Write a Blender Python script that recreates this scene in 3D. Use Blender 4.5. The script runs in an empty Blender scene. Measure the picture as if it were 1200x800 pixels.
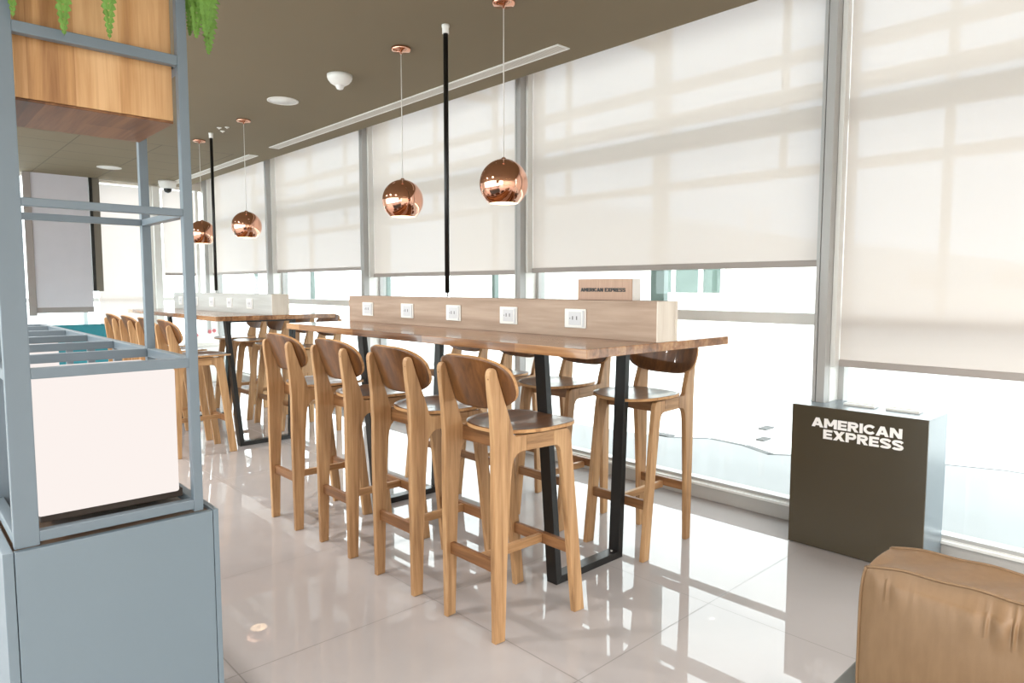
import bpy, bmesh, math, random
from mathutils import Vector, Matrix
random.seed(7)
PI = math.pi
SC = bpy.context.scene
COL = SC.collection

# ------------------------------------------------------------------ helpers
class MB:
    def sheet(self, axis, a0, a1, z0, z1):
        """one woven sheet (cloth) in the y-z or x-z plane"""
        P = (lambda a, z: (0, a, z)) if axis == 'y' else (lambda a, z: (a, 0, z))
        self.b.faces.new([self.b.verts.new(P(a, z)) for a, z in ((a0, z0), (a1, z0), (a1, z1), (a0, z1))])

    """collects shapes in one bmesh"""
    def __init__(self):
        self.b = bmesh.new()

    def box(self, x0, x1, y0, y1, z0, z1, bev=0.0, mi=0, seg=2):
        b = self.b
        v = [b.verts.new((x, y, z)) for z in (z0, z1) for y in (y0, y1) for x in (x0, x1)]
        fs = [b.faces.new([v[i] for i in q]) for q in
              ((0, 2, 3, 1), (4, 5, 7, 6), (0, 1, 5, 4), (2, 6, 7, 3), (0, 4, 6, 2), (1, 3, 7, 5))]
        for f in fs:
            f.material_index = mi
        if bev > 0:
            es = {e for f in fs for e in f.edges}
            r = bmesh.ops.bevel(b, geom=list(es), offset=bev, segments=seg, affect='EDGES', profile=0.5)
            for f in r['faces']:
                f.material_index = mi
        return v

    def prism(self, pts, a0, a1, axis='y', bev=0.0, mi=0):
        """closed polygon pts extruded along an axis (pts are the two other coords in xyz order)"""
        b = self.b
        def P(p, a):
            if axis == 'y':
                return (p[0], a, p[1])
            if axis == 'x':
                return (a, p[0], p[1])
            return (p[0], p[1], a)
        lo = [b.verts.new(P(p, a0)) for p in pts]
        hi = [b.verts.new(P(p, a1)) for p in pts]
        n = len(pts)
        fs = [b.faces.new(lo), b.faces.new(list(reversed(hi)))]
        caps = set(fs)
        for i in range(n):
            j = (i + 1) % n
            fs.append(b.faces.new((lo[i], hi[i], hi[j], lo[j])))
        for f in fs:
            f.material_index = mi
        bmesh.ops.recalc_face_normals(b, faces=fs)
        if bev > 0:
            es = {e for f in caps for e in f.edges}
            r = bmesh.ops.bevel(b, geom=list(es), offset=bev, segments=2, affect='EDGES', profile=0.5)
            for f in r['faces']:
                f.material_index = mi
        return fs

    def lathe(self, prof, n=32, c=(0, 0, 0), mi=0, smooth=True, axis='z'):
        b = self.b
        rings = []
        for r, z in prof:
            ring = []
            if r < 1e-6:
                p = (c[0], c[1], c[2] + z) if axis == 'z' else ((c[0] + z, c[1], c[2]) if axis == 'x' else (c[0], c[1] + z, c[2]))
                ring = [b.verts.new(p)]
            else:
                for k in range(n):
                    t = 2 * PI * k / n
                    u, w = r * math.cos(t), r * math.sin(t)
                    if axis == 'z':
                        p = (c[0] + u, c[1] + w, c[2] + z)
                    elif axis == 'x':
                        p = (c[0] + z, c[1] + u, c[2] + w)
                    else:
                        p = (c[0] + u, c[1] + z, c[2] + w)
                    ring.append(b.verts.new(p))
            rings.append(ring)
        for A, B in zip(rings, rings[1:]):
            for k in range(n):
                j = (k + 1) % n
                q = [A[k % len(A)], A[j % len(A)], B[j % len(B)], B[k % len(B)]]
                u = []
                for v in q:
                    if v not in u:
                        u.append(v)
                if len(u) > 2:
                    f = b.faces.new(u)
                    f.smooth = smooth
                    f.material_index = mi
        return rings

    def tube(self, pts, r, n=10, mi=0, caps=True):
        b = self.b
        pts = [Vector(p) for p in pts]
        rr = r if isinstance(r, (list, tuple)) else [r] * len(pts)
        rings = []
        for i, p in enumerate(pts):
            d = (pts[min(i + 1, len(pts) - 1)] - pts[max(i - 1, 0)]).normalized()
            up = Vector((0, 0, 1)) if abs(d.z) < 0.9 else Vector((1, 0, 0))
            s = d.cross(up).normalized()
            t = s.cross(d)
            rings.append([b.verts.new(p + rr[i] * (math.cos(2 * PI * k / n) * s + math.sin(2 * PI * k / n) * t)) for k in range(n)])
        for A, B in zip(rings, rings[1:]):
            for k in range(n):
                j = (k + 1) % n
                f = b.faces.new((A[k], A[j], B[j], B[k]))
                f.smooth = True
                f.material_index = mi
        if caps:
            b.faces.new(list(reversed(rings[0]))).material_index = mi
            b.faces.new(rings[-1]).material_index = mi

    def shell(self, boundary, surf, off, rings=10, segs=72, mtop=0, mrim=1):
        """thin curved panel: boundary(t)->(a,b); surf(a,b)->Vector; off = thickness vector fn"""
        b = self.b
        def sheet(k):
            c = b.verts.new(surf(0, 0) + off(0, 0) * k)
            R = []
            for i in range(1, rings + 1):
                s = i / rings
                row = []
                for j in range(segs):
                    a, d = boundary(2 * PI * j / segs)
                    row.append(b.verts.new(surf(a * s, d * s) + off(a * s, d * s) * k))
                R.append(row)
            return c, R
        c0, R0 = sheet(0)
        c1, R1 = sheet(1)
        fs = []
        for c, R in ((c0, R0), (c1, R1)):
            for j in range(segs):
                q = (j + 1) % segs
                fs.append(b.faces.new((c, R[0][j], R[0][q])))
                for i in range(rings - 1):
                    fs.append(b.faces.new((R[i][j], R[i + 1][j], R[i + 1][q], R[i][q])))
        for f in fs:
            f.smooth = True
            f.material_index = mtop
        for j in range(segs):
            q = (j + 1) % segs
            f = b.faces.new((R0[-1][j], R1[-1][j], R1[-1][q], R0[-1][q]))
            f.material_index = mrim
            fs.append(f)
        bmesh.ops.recalc_face_normals(b, faces=fs)

    def warp(self, fn):
        for v in self.b.verts:
            v.co = Vector(fn(v.co))

    def build(self, name, mats, parent=None, recalc=False):
        if recalc:
            bmesh.ops.recalc_face_normals(self.b, faces=self.b.faces[:])
        me = bpy.data.meshes.new(name)
        self.b.to_mesh(me)
        self.b.free()
        for m in (mats if isinstance(mats, (list, tuple)) else [mats]):
            me.materials.append(m)
        o = bpy.data.objects.new(name, me)
        COL.objects.link(o)
        if parent is not None:
            o.parent = parent
        return o


def tag(o, label, cat, group=None, kind=None):
    o['label'] = label
    o['category'] = cat
    if group:
        o['group'] = group
    if kind:
        o['kind'] = kind
    return o


def thing(name, label, cat, loc=(0, 0, 0), rz=0.0, group=None):
    o = bpy.data.objects.new(name, None)
    COL.objects.link(o)
    o.location = loc
    o.rotation_euler = (0, 0, rz)
    o.empty_display_size = 0.1
    return tag(o, label, cat, group)


def struct(name, mb, mats, parent=None):
    o = mb.build(name, mats, parent)
    if parent is None:
        o['kind'] = 'structure'
    return o


def dup(root, loc, rz, label, group=None):
    kids = {}
    for o in COL.objects:
        kids.setdefault(o.parent, []).append(o)
    r = root.copy()
    COL.objects.link(r)
    r.location = loc
    r.rotation_euler = (0, 0, rz)
    r['label'] = label
    if group:
        r['group'] = group
    for ch in kids.get(root, []):
        c = ch.copy()
        COL.objects.link(c)
        c.parent = r
        for g in kids.get(ch, []):
            d = g.copy()
            COL.objects.link(d)
            d.parent = c
    return r

# ------------------------------------------------------------------ materials
def s2l(c):
    return tuple(((v / 255.0) / 12.92 if v / 255.0 <= 0.04045 else ((v / 255.0 + 0.055) / 1.055) ** 2.4) for v in c)


class NT:
    def __init__(self, name):
        self.m = bpy.data.materials.new(name)
        self.m.use_nodes = True
        self.t = self.m.node_tree
        self.n = self.t.nodes
        self.n.clear()
        self.out = self.n.new('ShaderNodeOutputMaterial')

    def node(self, t, **kw):
        x = self.n.new(t)
        for k, v in kw.items():
            setattr(x, k, v)
        return x

    def link(self, a, b):
        self.t.links.new(a, b)

    def val(self, sock, v):
        if hasattr(v, 'links'):
            self.link(v, sock)
        else:
            sock.default_value = v

    def math(self, op, a, b=None, c=None):
        x = self.node('ShaderNodeMath', operation=op)
        self.val(x.inputs[0], a)
        if b is not None:
            self.val(x.inputs[1], b)
        if c is not None:
            self.val(x.inputs[2], c)
        return x.outputs[0]

    def mix(self, f, a, b):
        x = self.node('ShaderNodeMix', data_type='RGBA')
        self.val(x.inputs[0], f)
        for s, v in ((x.inputs[6], a), (x.inputs[7], b)):
            if hasattr(v, 'links'):
                self.link(v, s)
            else:
                s.default_value = (*v[:3], 1)
        return x.outputs[2]

    def ramp(self, f, stops):
        x = self.node('ShaderNodeValToRGB')
        e = x.color_ramp.elements
        while len(e) < len(stops):
            e.new(0.5)
        for i, (p, c) in enumerate(stops):
            e[i].position = p
            e[i].color = (*c[:3], 1)
        self.link(f, x.inputs[0])
        return x.outputs[0]

    def coord(self, kind='Object', scale=(1, 1, 1), rand=False):
        tc = self.node('ShaderNodeTexCoord')
        mp = self.node('ShaderNodeMapping')
        self.link(tc.outputs[kind], mp.inputs[0])
        mp.inputs['Scale'].default_value = scale
        if rand:
            oi = self.node('ShaderNodeObjectInfo')
            cb = self.node('ShaderNodeCombineXYZ')
            for i, k in enumerate((7.3, 13.7, 5.1)):
                self.link(self.math('MULTIPLY', oi.outputs['Random'], k), cb.inputs[i])
            self.link(cb.outputs[0], mp.inputs['Location'])
        return mp.outputs[0]

    def noise(self, vec, scale=5, detail=4, rough=0.55, dist=0.0):
        x = self.node('ShaderNodeTexNoise')
        self.link(vec, x.inputs['Vector'])
        x.inputs['Scale'].default_value = scale
        x.inputs['Detail'].default_value = detail
        x.inputs['Roughness'].default_value = rough
        x.inputs['Distortion'].default_value = dist
        return x.outputs['Fac']

    def bump(self, h, strength=0.2, dist=0.01):
        x = self.node('ShaderNodeBump')
        x.inputs['Strength'].default_value = strength
        x.inputs['Distance'].default_value = dist
        self.link(h, x.inputs['Height'])
        return x.outputs[0]

    def principled(self, color, rough=0.5, metal=0.0, spec=0.5, normal=None, coat=0.0, coat_rough=0.05):
        p = self.node('ShaderNodeBsdfPrincipled')
        if hasattr(color, 'links'):
            self.link(color, p.inputs['Base Color'])
        else:
            p.inputs['Base Color'].default_value = (*color[:3], 1)
        self.val(p.inputs['Roughness'], rough)
        p.inputs['Metallic'].default_value = metal
        p.inputs['Specular IOR Level'].default_value = spec
        p.inputs['Coat Weight'].default_value = coat
        p.inputs['Coat Roughness'].default_value = coat_rough
        if normal is not None:
            self.link(normal, p.inputs['Normal'])
        self.link(p.outputs[0], self.out.inputs[0])
        return p


def plain(name, rgb, rough=0.5, metal=0.0, spec=0.5, var=0.04, nscale=6.0, bump=0.0, bscale=200, coat=0.0):
    t = NT(name)
    c = s2l(rgb)
    v = t.noise(t.coord('Object'), nscale, 3)
    col = t.mix(v, tuple(x * (1 - var) for x in c), tuple(min(1, x * (1 + var)) for x in c))
    nrm = t.bump(t.noise(t.coord('Object'), bscale, 3), bump, 0.002) if bump else None
    t.principled(col, rough, metal, spec, nrm, coat)
    return t.m


def wood(name, dark, mid, light, axis='z', rough=0.45, spec=0.4, freq=26.0, stretch=0.06, rand=True, coat=0.0, board=None, bump=0.08):
    """long grain along an axis; board=(axis index, width): glued boards with their own tones"""
    t = NT(name)
    sc = {'x': (stretch, 1, 1), 'y': (1, stretch, 1), 'z': (1, 1, stretch)}[axis]
    vec = t.coord('Object', sc, rand)
    n1 = t.noise(vec, freq, 6, 0.6, 0.6)
    n2 = t.noise(vec, freq * 4.2, 3, 0.6, 0.2)
    f = t.math('ADD', t.math('MULTIPLY', n1, 0.75), t.math('MULTIPLY', n2, 0.25))
    if board:
        tc = t.node('ShaderNodeTexCoord')
        sp = t.node('ShaderNodeSeparateXYZ')
        t.link(tc.outputs['Object'], sp.inputs[0])
        idx = t.math('FLOOR', t.math('DIVIDE', sp.outputs[board[0]], board[1]))
        row = t.math('FLOOR', t.math('ADD', t.math('DIVIDE', sp.outputs[board[2]], board[3]), t.math('MULTIPLY', t.math('FRACT', t.math('MULTIPLY', idx, 0.3719)), 5.0))) if len(board) > 2 else 0.0
        cb = t.node('ShaderNodeCombineXYZ')
        t.link(idx, cb.inputs[0])
        t.val(cb.inputs[1], row)
        wn = t.node('ShaderNodeTexWhiteNoise', noise_dimensions='2D')
        t.link(cb.outputs[0], wn.inputs['Vector'])
        amt = board[4] if len(board) > 4 else 0.34
        f = t.math('ADD', f, t.math('MULTIPLY', t.math('SUBTRACT', wn.outputs['Value'], 0.5), amt))
    col = t.ramp(f, [(0.3, s2l(dark)), (0.5, s2l(mid)), (0.7, s2l(light))])
    t.principled(col, rough, 0, spec, t.bump(n2, bump, 0.002), coat)
    return t.m


M = {}
M['oak_z'] = wood('oak_long_grain', (130, 95, 63), (178, 137, 96), (206, 167, 124), 'z')
M['oak_x'] = wood('oak_rail_grain', (128, 93, 61), (174, 133, 92), (202, 162, 119), 'x')
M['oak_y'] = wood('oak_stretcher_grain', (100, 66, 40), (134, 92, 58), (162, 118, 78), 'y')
M['walnut'] = wood('walnut_veneer', (64, 38, 18), (100, 62, 31), (130, 84, 45), 'z', 0.34, 0.5, 20, 0.05, coat=0.15)
M['walnut_x'] = wood('walnut_seat_veneer', (74, 45, 25), (108, 71, 42), (138, 95, 58), 'x', 0.3, 0.5, 20, 0.05, coat=0.25)
M['ply'] = wood('plywood_edge', (150, 106, 66), (190, 144, 98), (214, 172, 126), 'y', 0.5, 0.3, 30, 0.1)
M['top'] = wood('butcher_block', (92, 58, 34), (140, 95, 58), (180, 134, 90), 'y', 0.22, 0.6, 22, 0.05, False, 0.4, board=(0, 0.052, 1, 0.62, 0.42))
M['box_grey'] = wood('grey_washed_veneer', (172, 172, 168), (188, 189, 187), (200, 202, 200), 'y', 0.4, 0.4, 15, 0.06, True)
M['box_oak'] = wood('pale_oak_veneer', (148, 124, 106), (172, 148, 130), (190, 167, 149), 'y', 0.5, 0.35, 15, 0.06, True)
M['box_end'] = wood('whitened_oak', (208, 196, 182), (222, 212, 200), (232, 224, 212), 'z', 0.5, 0.35, 15, 0.08, True)
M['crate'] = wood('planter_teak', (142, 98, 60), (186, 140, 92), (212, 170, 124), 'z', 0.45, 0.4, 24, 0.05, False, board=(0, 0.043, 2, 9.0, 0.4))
M['crate_under'] = wood('planter_teak_shaded', (72, 44, 25), (104, 66, 39), (134, 92, 58), 'y', 0.45, 0.4, 24, 0.05, False, board=(0, 0.1, 1, 9.0, 0.4))  # underside shade put into a darker copy of the teak
M['steel'] = plain('painted_grey_blue_steel', (104, 116, 125), 0.38, 0.0, 0.5, 0.03)
M['cabinet'] = plain('grey_blue_laminate', (108, 121, 130), 0.42, 0.0, 0.5, 0.03, 2.0)
M['tray_dark'] = plain('dark_brown_tray', (52, 42, 36), 0.5)
M['cab_top'] = plain('brown_laminate_top', (110, 88, 70), 0.35)
M['black'] = plain('black_powder_coat', (24, 23, 22), 0.35, 0.0, 0.5, 0.1, 20)
M['black_pole'] = plain('black_tube', (20, 19, 18), 0.4)
M['white'] = plain('white_plastic', (232, 230, 226), 0.35)
M['white_matt'] = plain('white_paint', (228, 224, 218), 0.6)
M['socket_dark'] = plain('socket_slots', (90, 88, 90), 0.5)
M['alu'] = plain('grey_aluminium', (176, 174, 172), 0.35, 0.0, 0.5, 0.03)
M['alu_dark'] = plain('shadow_gap_gasket', (70, 66, 62), 0.6)
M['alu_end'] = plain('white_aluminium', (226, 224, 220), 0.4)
M['curb'] = plain('grey_concrete_upstand', (176, 172, 168), 0.6, bump=0.1)
M['wallw'] = plain('warm_white_wall', (214, 206, 196), 0.7)
M['taupe'] = plain('taupe_lacquer', (72, 64, 50), 0.22, 0.0, 0.5, 0.03, 2.0)
M['plinth'] = plain('pale_grey_lacquer', (116, 127, 134), 0.25, 0.0, 0.5, 0.03, 2.0)
M['letter_white'] = plain('white_lettering', (250, 246, 244), 0.4)
M['letter_black'] = plain('black_lettering', (18, 15, 14), 0.4)
M['acrylic'] = plain('white_acrylic', (236, 234, 232), 0.15)
M['insert'] = plain('pale_grey_plastic', (206, 205, 208), 0.4)
M['teal'] = plain('teal_upholstery', (64, 138, 150), 0.85, 0.0, 0.2, 0.08, 30, 0.2, 300)
M['pink'] = plain('pink_petals', (222, 132, 140), 0.7)
M['screen'] = plain('grey_screen_cloth', (202, 198, 204), 0.8, 0.0, 0.2)
M['screen_frame'] = plain('mauve_grey_trim', (152, 142, 138), 0.6)
M['taupe_post'] = plain('taupe_post_face', (118, 110, 98), 0.6)
M['bar'] = plain('mauve_hem_bar', (168, 158, 152), 0.5)
M['armgrey'] = plain('grey_stained_arm', (104, 104, 98), 0.5)
M['pave'] = plain('pale_pavement', (130, 130, 130), 0.9, var=0.05, nscale=0.6)
M['pave2'] = plain('bright_concrete', (204, 203, 201), 0.9, var=0.04, nscale=0.4)
M['kerb'] = plain('dark_kerb', (84, 84, 84), 0.8)
M['drain'] = plain('cast_drain_cover', (96, 96, 96), 0.7)
M['bwall'] = plain('white_render_wall', (214, 210, 204), 0.8)
M['bglass'] = plain('green_window_glass', (88, 102, 95), 0.5, 0.0, 0.1, 0.3, 3)
M['bwin'] = plain('grey_window_glass', (110, 106, 102), 0.5)
M['tealsteel'] = plain('pale_teal_steel', (110, 124, 120), 0.5)
M['creamsteel'] = plain('cream_steel', (190, 178, 160), 0.6)

# floor: polished porcelain
t = NT('polished_porcelain_tiles')
tc = t.node('ShaderNodeTexCoord')
sp = t.node('ShaderNodeSeparateXYZ')
t.link(tc.outputs['Object'], sp.inputs[0])
def linef(t, s, off, pitch, w):
    fr = t.math('FRACT', t.math('DIVIDE', t.math('SUBTRACT', s, off - 40 * pitch), pitch))
    d = t.math('MINIMUM', fr, t.math('SUBTRACT', 1.0, fr))
    return t.math('LESS_THAN', d, w / pitch / 2)
g = t.math('MAXIMUM', linef(t, sp.outputs[0], 0.83, 0.82, 0.0045), linef(t, sp.outputs[1], 1.44, 0.812, 0.0045))
n = t.noise(t.coord('Object', (1, 1, 1)), 1.6, 5, 0.6)
col = t.mix(n, s2l((164, 157, 155)), s2l((174, 168, 166)))
col = t.mix(t.math('MULTIPLY', g, 0.6), col, s2l((92, 86, 82)))
t.principled(col, t.math('ADD', 0.008, t.math('MULTIPLY', g, 0.3)), 0, 0.34)
M['floor'] = t.m

# ceiling: taupe paint, jointed panels at the far end
t = NT('taupe_ceiling')
tc = t.node('ShaderNodeTexCoord')
sp = t.node('ShaderNodeSeparateXYZ')
t.link(tc.outputs['Object'], sp.inputs[0])
g = t.math('MAXIMUM', linef(t, sp.outputs[0], 2.16, 0.7, 0.012), linef(t, sp.outputs[1], 7.45, 0.5, 0.014))
far = t.math('MULTIPLY', t.math('GREATER_THAN', sp.outputs[1], 7.43), t.math('LESS_THAN', sp.outputs[0], 2.87))
n = t.noise(t.coord('Object'), 1.3, 3)
col = t.mix(n, s2l((126, 113, 91)), s2l((132, 119, 97)))
col = t.mix(t.math('MULTIPLY', t.math('MULTIPLY', g, far), 0.6), col, s2l((90, 80, 64)))
t.principled(col, 0.75, 0, 0.25)
M['ceiling'] = t.m

# copper mirror
t = NT('polished_copper')
n = t.noise(t.coord('Object'), 30, 2)
t.principled(t.mix(n, (0.80, 0.43, 0.30), (0.84, 0.47, 0.34)), 0.04, 1.0, 0.5)
M['copper'] = t.m
t = NT('brushed_copper')
n = t.noise(t.coord('Object', (1, 60, 1)), 8, 4)
t.principled(t.mix(n, (0.15, 0.092, 0.066), (0.30, 0.19, 0.14)), 0.3, 1.0, 0.5)
M['copper_plate'] = t.m

# emitters
def emit(name, rgb, strength):
    t = NT(name)
    e = t.node('ShaderNodeEmission')
    e.inputs[0].default_value = (*rgb, 1)
    e.inputs[1].default_value = strength
    t.link(e.outputs[0], t.out.inputs[0])
    return t.m
M['lightbox'] = emit('lit_opal_panel', (1.0, 0.915, 0.875), 0.425)
M['bulb'] = emit('warm_bulb', (1.0, 0.78, 0.55), 14.0)
M['led'] = emit('added_ceiling_led', (1.0, 0.86, 0.70), 9.0)  # discs of the added lounge lamps

# glazing
t = NT('clear_window_glass')
ge = t.node('ShaderNodeNewGeometry')
dt = t.node('ShaderNodeVectorMath', operation='DOT_PRODUCT')
t.link(ge.outputs['Normal'], dt.inputs[0])
t.link(ge.outputs['Incoming'], dt.inputs[1])
gz = t.math('POWER', t.math('SUBTRACT', 1.0, t.math('ABSOLUTE', dt.outputs['Value'])), 5.0)
fz = t.math('ADD', 0.03, t.math('MULTIPLY', gz, 0.6))
tr = t.node('ShaderNodeBsdfTransparent')
tr.inputs[0].default_value = (0.95, 0.985, 0.975, 1)
gl = t.node('ShaderNodeBsdfGlossy')
gl.inputs['Roughness'].default_value = 0.0
mx = t.node('ShaderNodeMixShader')
t.link(fz, mx.inputs[0])
t.link(tr.outputs[0], mx.inputs[1])
t.link(gl.outputs[0], mx.inputs[2])
t.link(mx.outputs[0], t.out.inputs[0])
M['glass'] = t.m

# roller blind cloth: woven, lets daylight through and a little of the view
t = NT('cream_sunscreen_cloth')
tr = t.node('ShaderNodeBsdfTransparent')
tr.inputs[0].default_value = (0.048, 0.066, 0.092, 1)
tl = t.node('ShaderNodeBsdfTranslucent')
tl.inputs[0].default_value = (*s2l((253, 234, 221)), 1)
df = t.node('ShaderNodeBsdfDiffuse')
n = t.noise(t.coord('Object', (1, 40, 40)), 30, 2)
t.link(t.mix(n, s2l((240, 230, 224)), s2l((246, 238, 232))), df.inputs[0])
m1 = t.node('ShaderNodeMixShader')
m1.inputs[0].default_value = 0.25
t.link(df.outputs[0], m1.inputs[1])
t.link(tl.outputs[0], m1.inputs[2])
m2 = t.node('ShaderNodeMixShader')
m2.inputs[0].default_value = 0.30
t.link(m1.outputs[0], m2.inputs[1])
t.link(tr.outputs[0], m2.inputs[2])
t.link(m2.outputs[0], t.out.inputs[0])
M['blind'] = t.m

# leather-look tan upholstery
t = NT('tan_upholstery')
n = t.noise(t.coord('Object', (1, 1, 0.25)), 60, 4)
n2 = t.noise(t.coord('Object'), 7, 3)
col = t.mix(t.math('ADD', t.math('MULTIPLY', n, 0.6), t.math('MULTIPLY', n2, 0.4)), s2l((100, 76, 53)), s2l((132, 105, 78)))
t.principled(col, 0.5, 0, 0.35, t.bump(t.noise(t.coord('Object'), 420, 2), 0.15, 0.001))
M['tan'] = t.m

# fern leaf
t = NT('fern_green')
n = t.noise(t.coord('Object'), 25, 3)
col = t.mix(n, s2l((74, 116, 40)), s2l((128, 168, 78)))
p = t.principled(col, 0.5, 0, 0.4)
M['fern'] = t.m
M['soil'] = plain('dark_soil', (58, 44, 34), 0.95)

# slotted grille
t = NT('slot_grille')
tc = t.node('ShaderNodeTexCoord')
sp = t.node('ShaderNodeSeparateXYZ')
t.link(tc.outputs['Object'], sp.inputs[0])
fr = t.math('FRACT', t.math('MULTIPLY', sp.outputs[1], 60.0))
col = t.mix(t.math('LESS_THAN', fr, 0.35), s2l((214, 208, 200)), s2l((176, 168, 158)))
t.principled(col, 0.5)
M['grille'] = t.m

# ------------------------------------------------------------------ camera, world, view
cam = bpy.data.cameras.new('camera')
co = bpy.data.objects.new('camera', cam)
COL.objects.link(co)
yaw, pit, rol = math.radians(46.96796), math.radians(-4.56191), math.radians(0.0479)
f = Vector((math.cos(yaw) * math.cos(pit), math.sin(yaw) * math.cos(pit), math.sin(pit)))
r = Vector((math.sin(yaw), -math.cos(yaw), 0))
u = r.cross(f)
rr = math.cos(rol) * r + math.sin(rol) * u
uu = -math.sin(rol) * r + math.cos(rol) * u
mat = Matrix((rr, uu, -f)).transposed().to_4x4()
mat.translation = Vector((0, 0, 1.315))
co.matrix_world = mat
cam.sensor_width = 36
cam.lens = 794.4547 / 1200 * 36
cam.clip_start = 0.02
SC.camera = co

w = bpy.data.worlds.new('sky')
SC.world = w
w.use_nodes = True
bg = w.node_tree.nodes['Background']
bg.inputs[0].default_value = (0.96, 1.0, 1.03, 1)
bg.inputs[1].default_value = 2.5
SC.view_settings.view_transform = 'Standard'
SC.view_settings.look = 'None'
SC.view_settings.gamma = 1
SC.view_settings.exposure = 1.2
SC.view_settings.use_curve_mapping = False
try:
    SC.cycles.use_denoising = True
    SC.cycles.max_bounces = 10
    SC.cycles.diffuse_bounces = 5
    SC.cycles.glossy_bounces = 5
    SC.cycles.transparent_max_bounces = 16
    SC.cycles.sample_clamp_indirect = 6
    SC.cycles.caustics_reflective = False
    SC.cycles.caustics_refractive = False
except Exception:
    pass

# ------------------------------------------------------------------ room shell
XG = 3.735          # glazing plane
XL, YB, YE = -3.2, -3.1, 10.5
ZC, ZR = 2.73, 3.12
MUL = [-3.05, -0.80, 1.47, 3.745, 5.995, 8.25, 10.46]

mb = MB(); mb.box(XL - 0.1, XG + 0.1, YB - 0.1, YE + 0.1, -0.12, 0.0)
struct('floor', mb, M['floor'])
mb = MB(); mb.box(XL - 0.1, 3.26, YB - 0.1, YE - 0.12, ZC, ZR)
struct('ceiling', mb, M['ceiling'])
mb = MB(); mb.box(XL - 0.1, XG + 0.15, YB - 0.1, YE + 0.15, ZR, ZR + 0.15)
struct('roof', mb, M['wallw'])
mb = MB()
ADDED_WIN = [(-3.0, -0.5), (-0.4, 2.2), (2.3, 4.9), (5.0, 7.6), (7.7, 10.3)]  # unseen openings, added and widened to let in more daylight
ys_ = [YB] + [v for p in ADDED_WIN for v in p] + [YE]
for a, b2 in zip(ys_[0::2], ys_[1::2]):
    mb.box(XL - 0.1, XL, a, b2, 0, ZR)
for a, b2 in ADDED_WIN:
    mb.box(XL - 0.1, XL, a, b2, 0, 0.1); mb.box(XL - 0.1, XL, a, b2, 2.68, ZR)
struct('wall_left', mb, M['wallw'])
mb = MB(); mb.box(XL, XG, YB - 0.1, YB, 0, ZR)
struct('wall_back', mb, M['wallw'])
# end wall: solid to the left, glazed to the right
mb = MB(); mb.box(XL, 1.05, YE, YE + 0.1, 0, ZR); mb.box(1.05, XG, YE, YE + 0.1, 0, 0.1); mb.box(1.05, XG, YE, YE + 0.1, ZC - 0.02, ZR)
struct('wall_end', mb, M['wallw'])

# upstand along the glass wall
mb = MB()
mb.box(3.70, 3.83, YB, YE, 0.0, 0.085, 0.004)
mb.box(3.685, 3.71, YB, YE, 0.085, 0.10, 0.002, 1)
mb.box(3.71, 3.83, YB, YE, 0.085, 0.104, 0.002, 1)
struct('baseboard_right', mb, [M['curb'], M['alu_end']])

# mullions
def mullion(n, y):
    mb = MB()
    mb.prism([(3.555, y + 0.033), (3.555, y + 0.016), (3.568, y + 0.016), (3.568, y + 0.010), (3.552, y + 0.010), (3.552, y - 0.030),
              (3.60, y - 0.034), (3.76, y - 0.034), (3.76, y + 0.034)], 0.10, ZR, 'z')
    mb.box(3.569, 3.573, y + 0.010, y + 0.016, 0.10, ZR, 0, 1)
    mb.box(3.605, 3.72, y - 0.0365, y - 0.034, 0.11, ZR, 0, 2)  # white facing paints in the lit near side of the mullion
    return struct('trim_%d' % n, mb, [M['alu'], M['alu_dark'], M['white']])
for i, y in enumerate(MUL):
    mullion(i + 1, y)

# panes: transom, frame and glass between mullions
for i in range(len(MUL) - 1):
    a, b2 = MUL[i] + 0.034, MUL[i + 1] - 0.034
    mb = MB()
    mb.box(XG - 0.03, XG + 0.05, a, b2, 1.112, 1.176, 0.003, 1)
    mb.box(XG + 0.02, XG + 0.05, a, b2, 2.175, 2.29, 0.003, 1)
    mb.box(XG - 0.02, XG + 0.05, a, b2, 0.10, 0.122, 0.002)
    mb.box(XG - 0.02, XG + 0.05, a, a + 0.03, 0.122, ZR)
    mb.box(XG - 0.02, XG + 0.05, b2 - 0.03, b2, 0.122, ZR)
    wn = struct('window_%d' % (i + 1), mb, [M['alu'], M['alu_end']])
    mb = MB(); mb.box(XG + 0.008, XG + 0.016, a + 0.02, b2 - 0.02, 0.11, ZR - 0.005)
    g1 = mb.build('glass_pane', M['glass'], wn)

# end wall glazing
mb = MB()
for x in (1.05, 1.98, 2.83, 3.44):
    mb.box(x, x + 0.05, YE - 0.05, YE + 0.05, 0.1, ZC - 0.02)
mb.box(1.1, 3.68, YE - 0.03, YE + 0.05, 1.12, 1.17)
mb.box(2.87, 2.96, YE - 0.10, YE + 0.02, 0.1, ZC - 0.02)
we = struct('window_7', mb, M['alu_end'])
mb = MB(); mb.box(1.06, 3.7, YE + 0.01, YE + 0.018, 0.1, ZC - 0.02)
mb.build('glass_pane', M['glass'], we)
# unseen glazing added on the lounge side for extra daylight
for k, (a, b2) in enumerate(ADDED_WIN):
    mb = MB()
    mb.box(XL - 0.07, XL - 0.02, a, b2, 0.1, 0.16); mb.box(XL - 0.07, XL - 0.02, a, b2, 2.62, 2.68)
    for y in (a, (a + b2) / 2 - 0.03, b2 - 0.06):
        mb.box(XL - 0.07, XL - 0.02, y, y + 0.06, 0.16, 2.62)
    wn = struct('window_%d' % (8 + k), mb, M['alu'])
    mb = MB(); mb.box(XL - 0.05, XL - 0.042, a + 0.03, b2 - 0.03, 0.13, 2.65)
    mb.build('glass_pane', M['glass'], wn)

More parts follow.
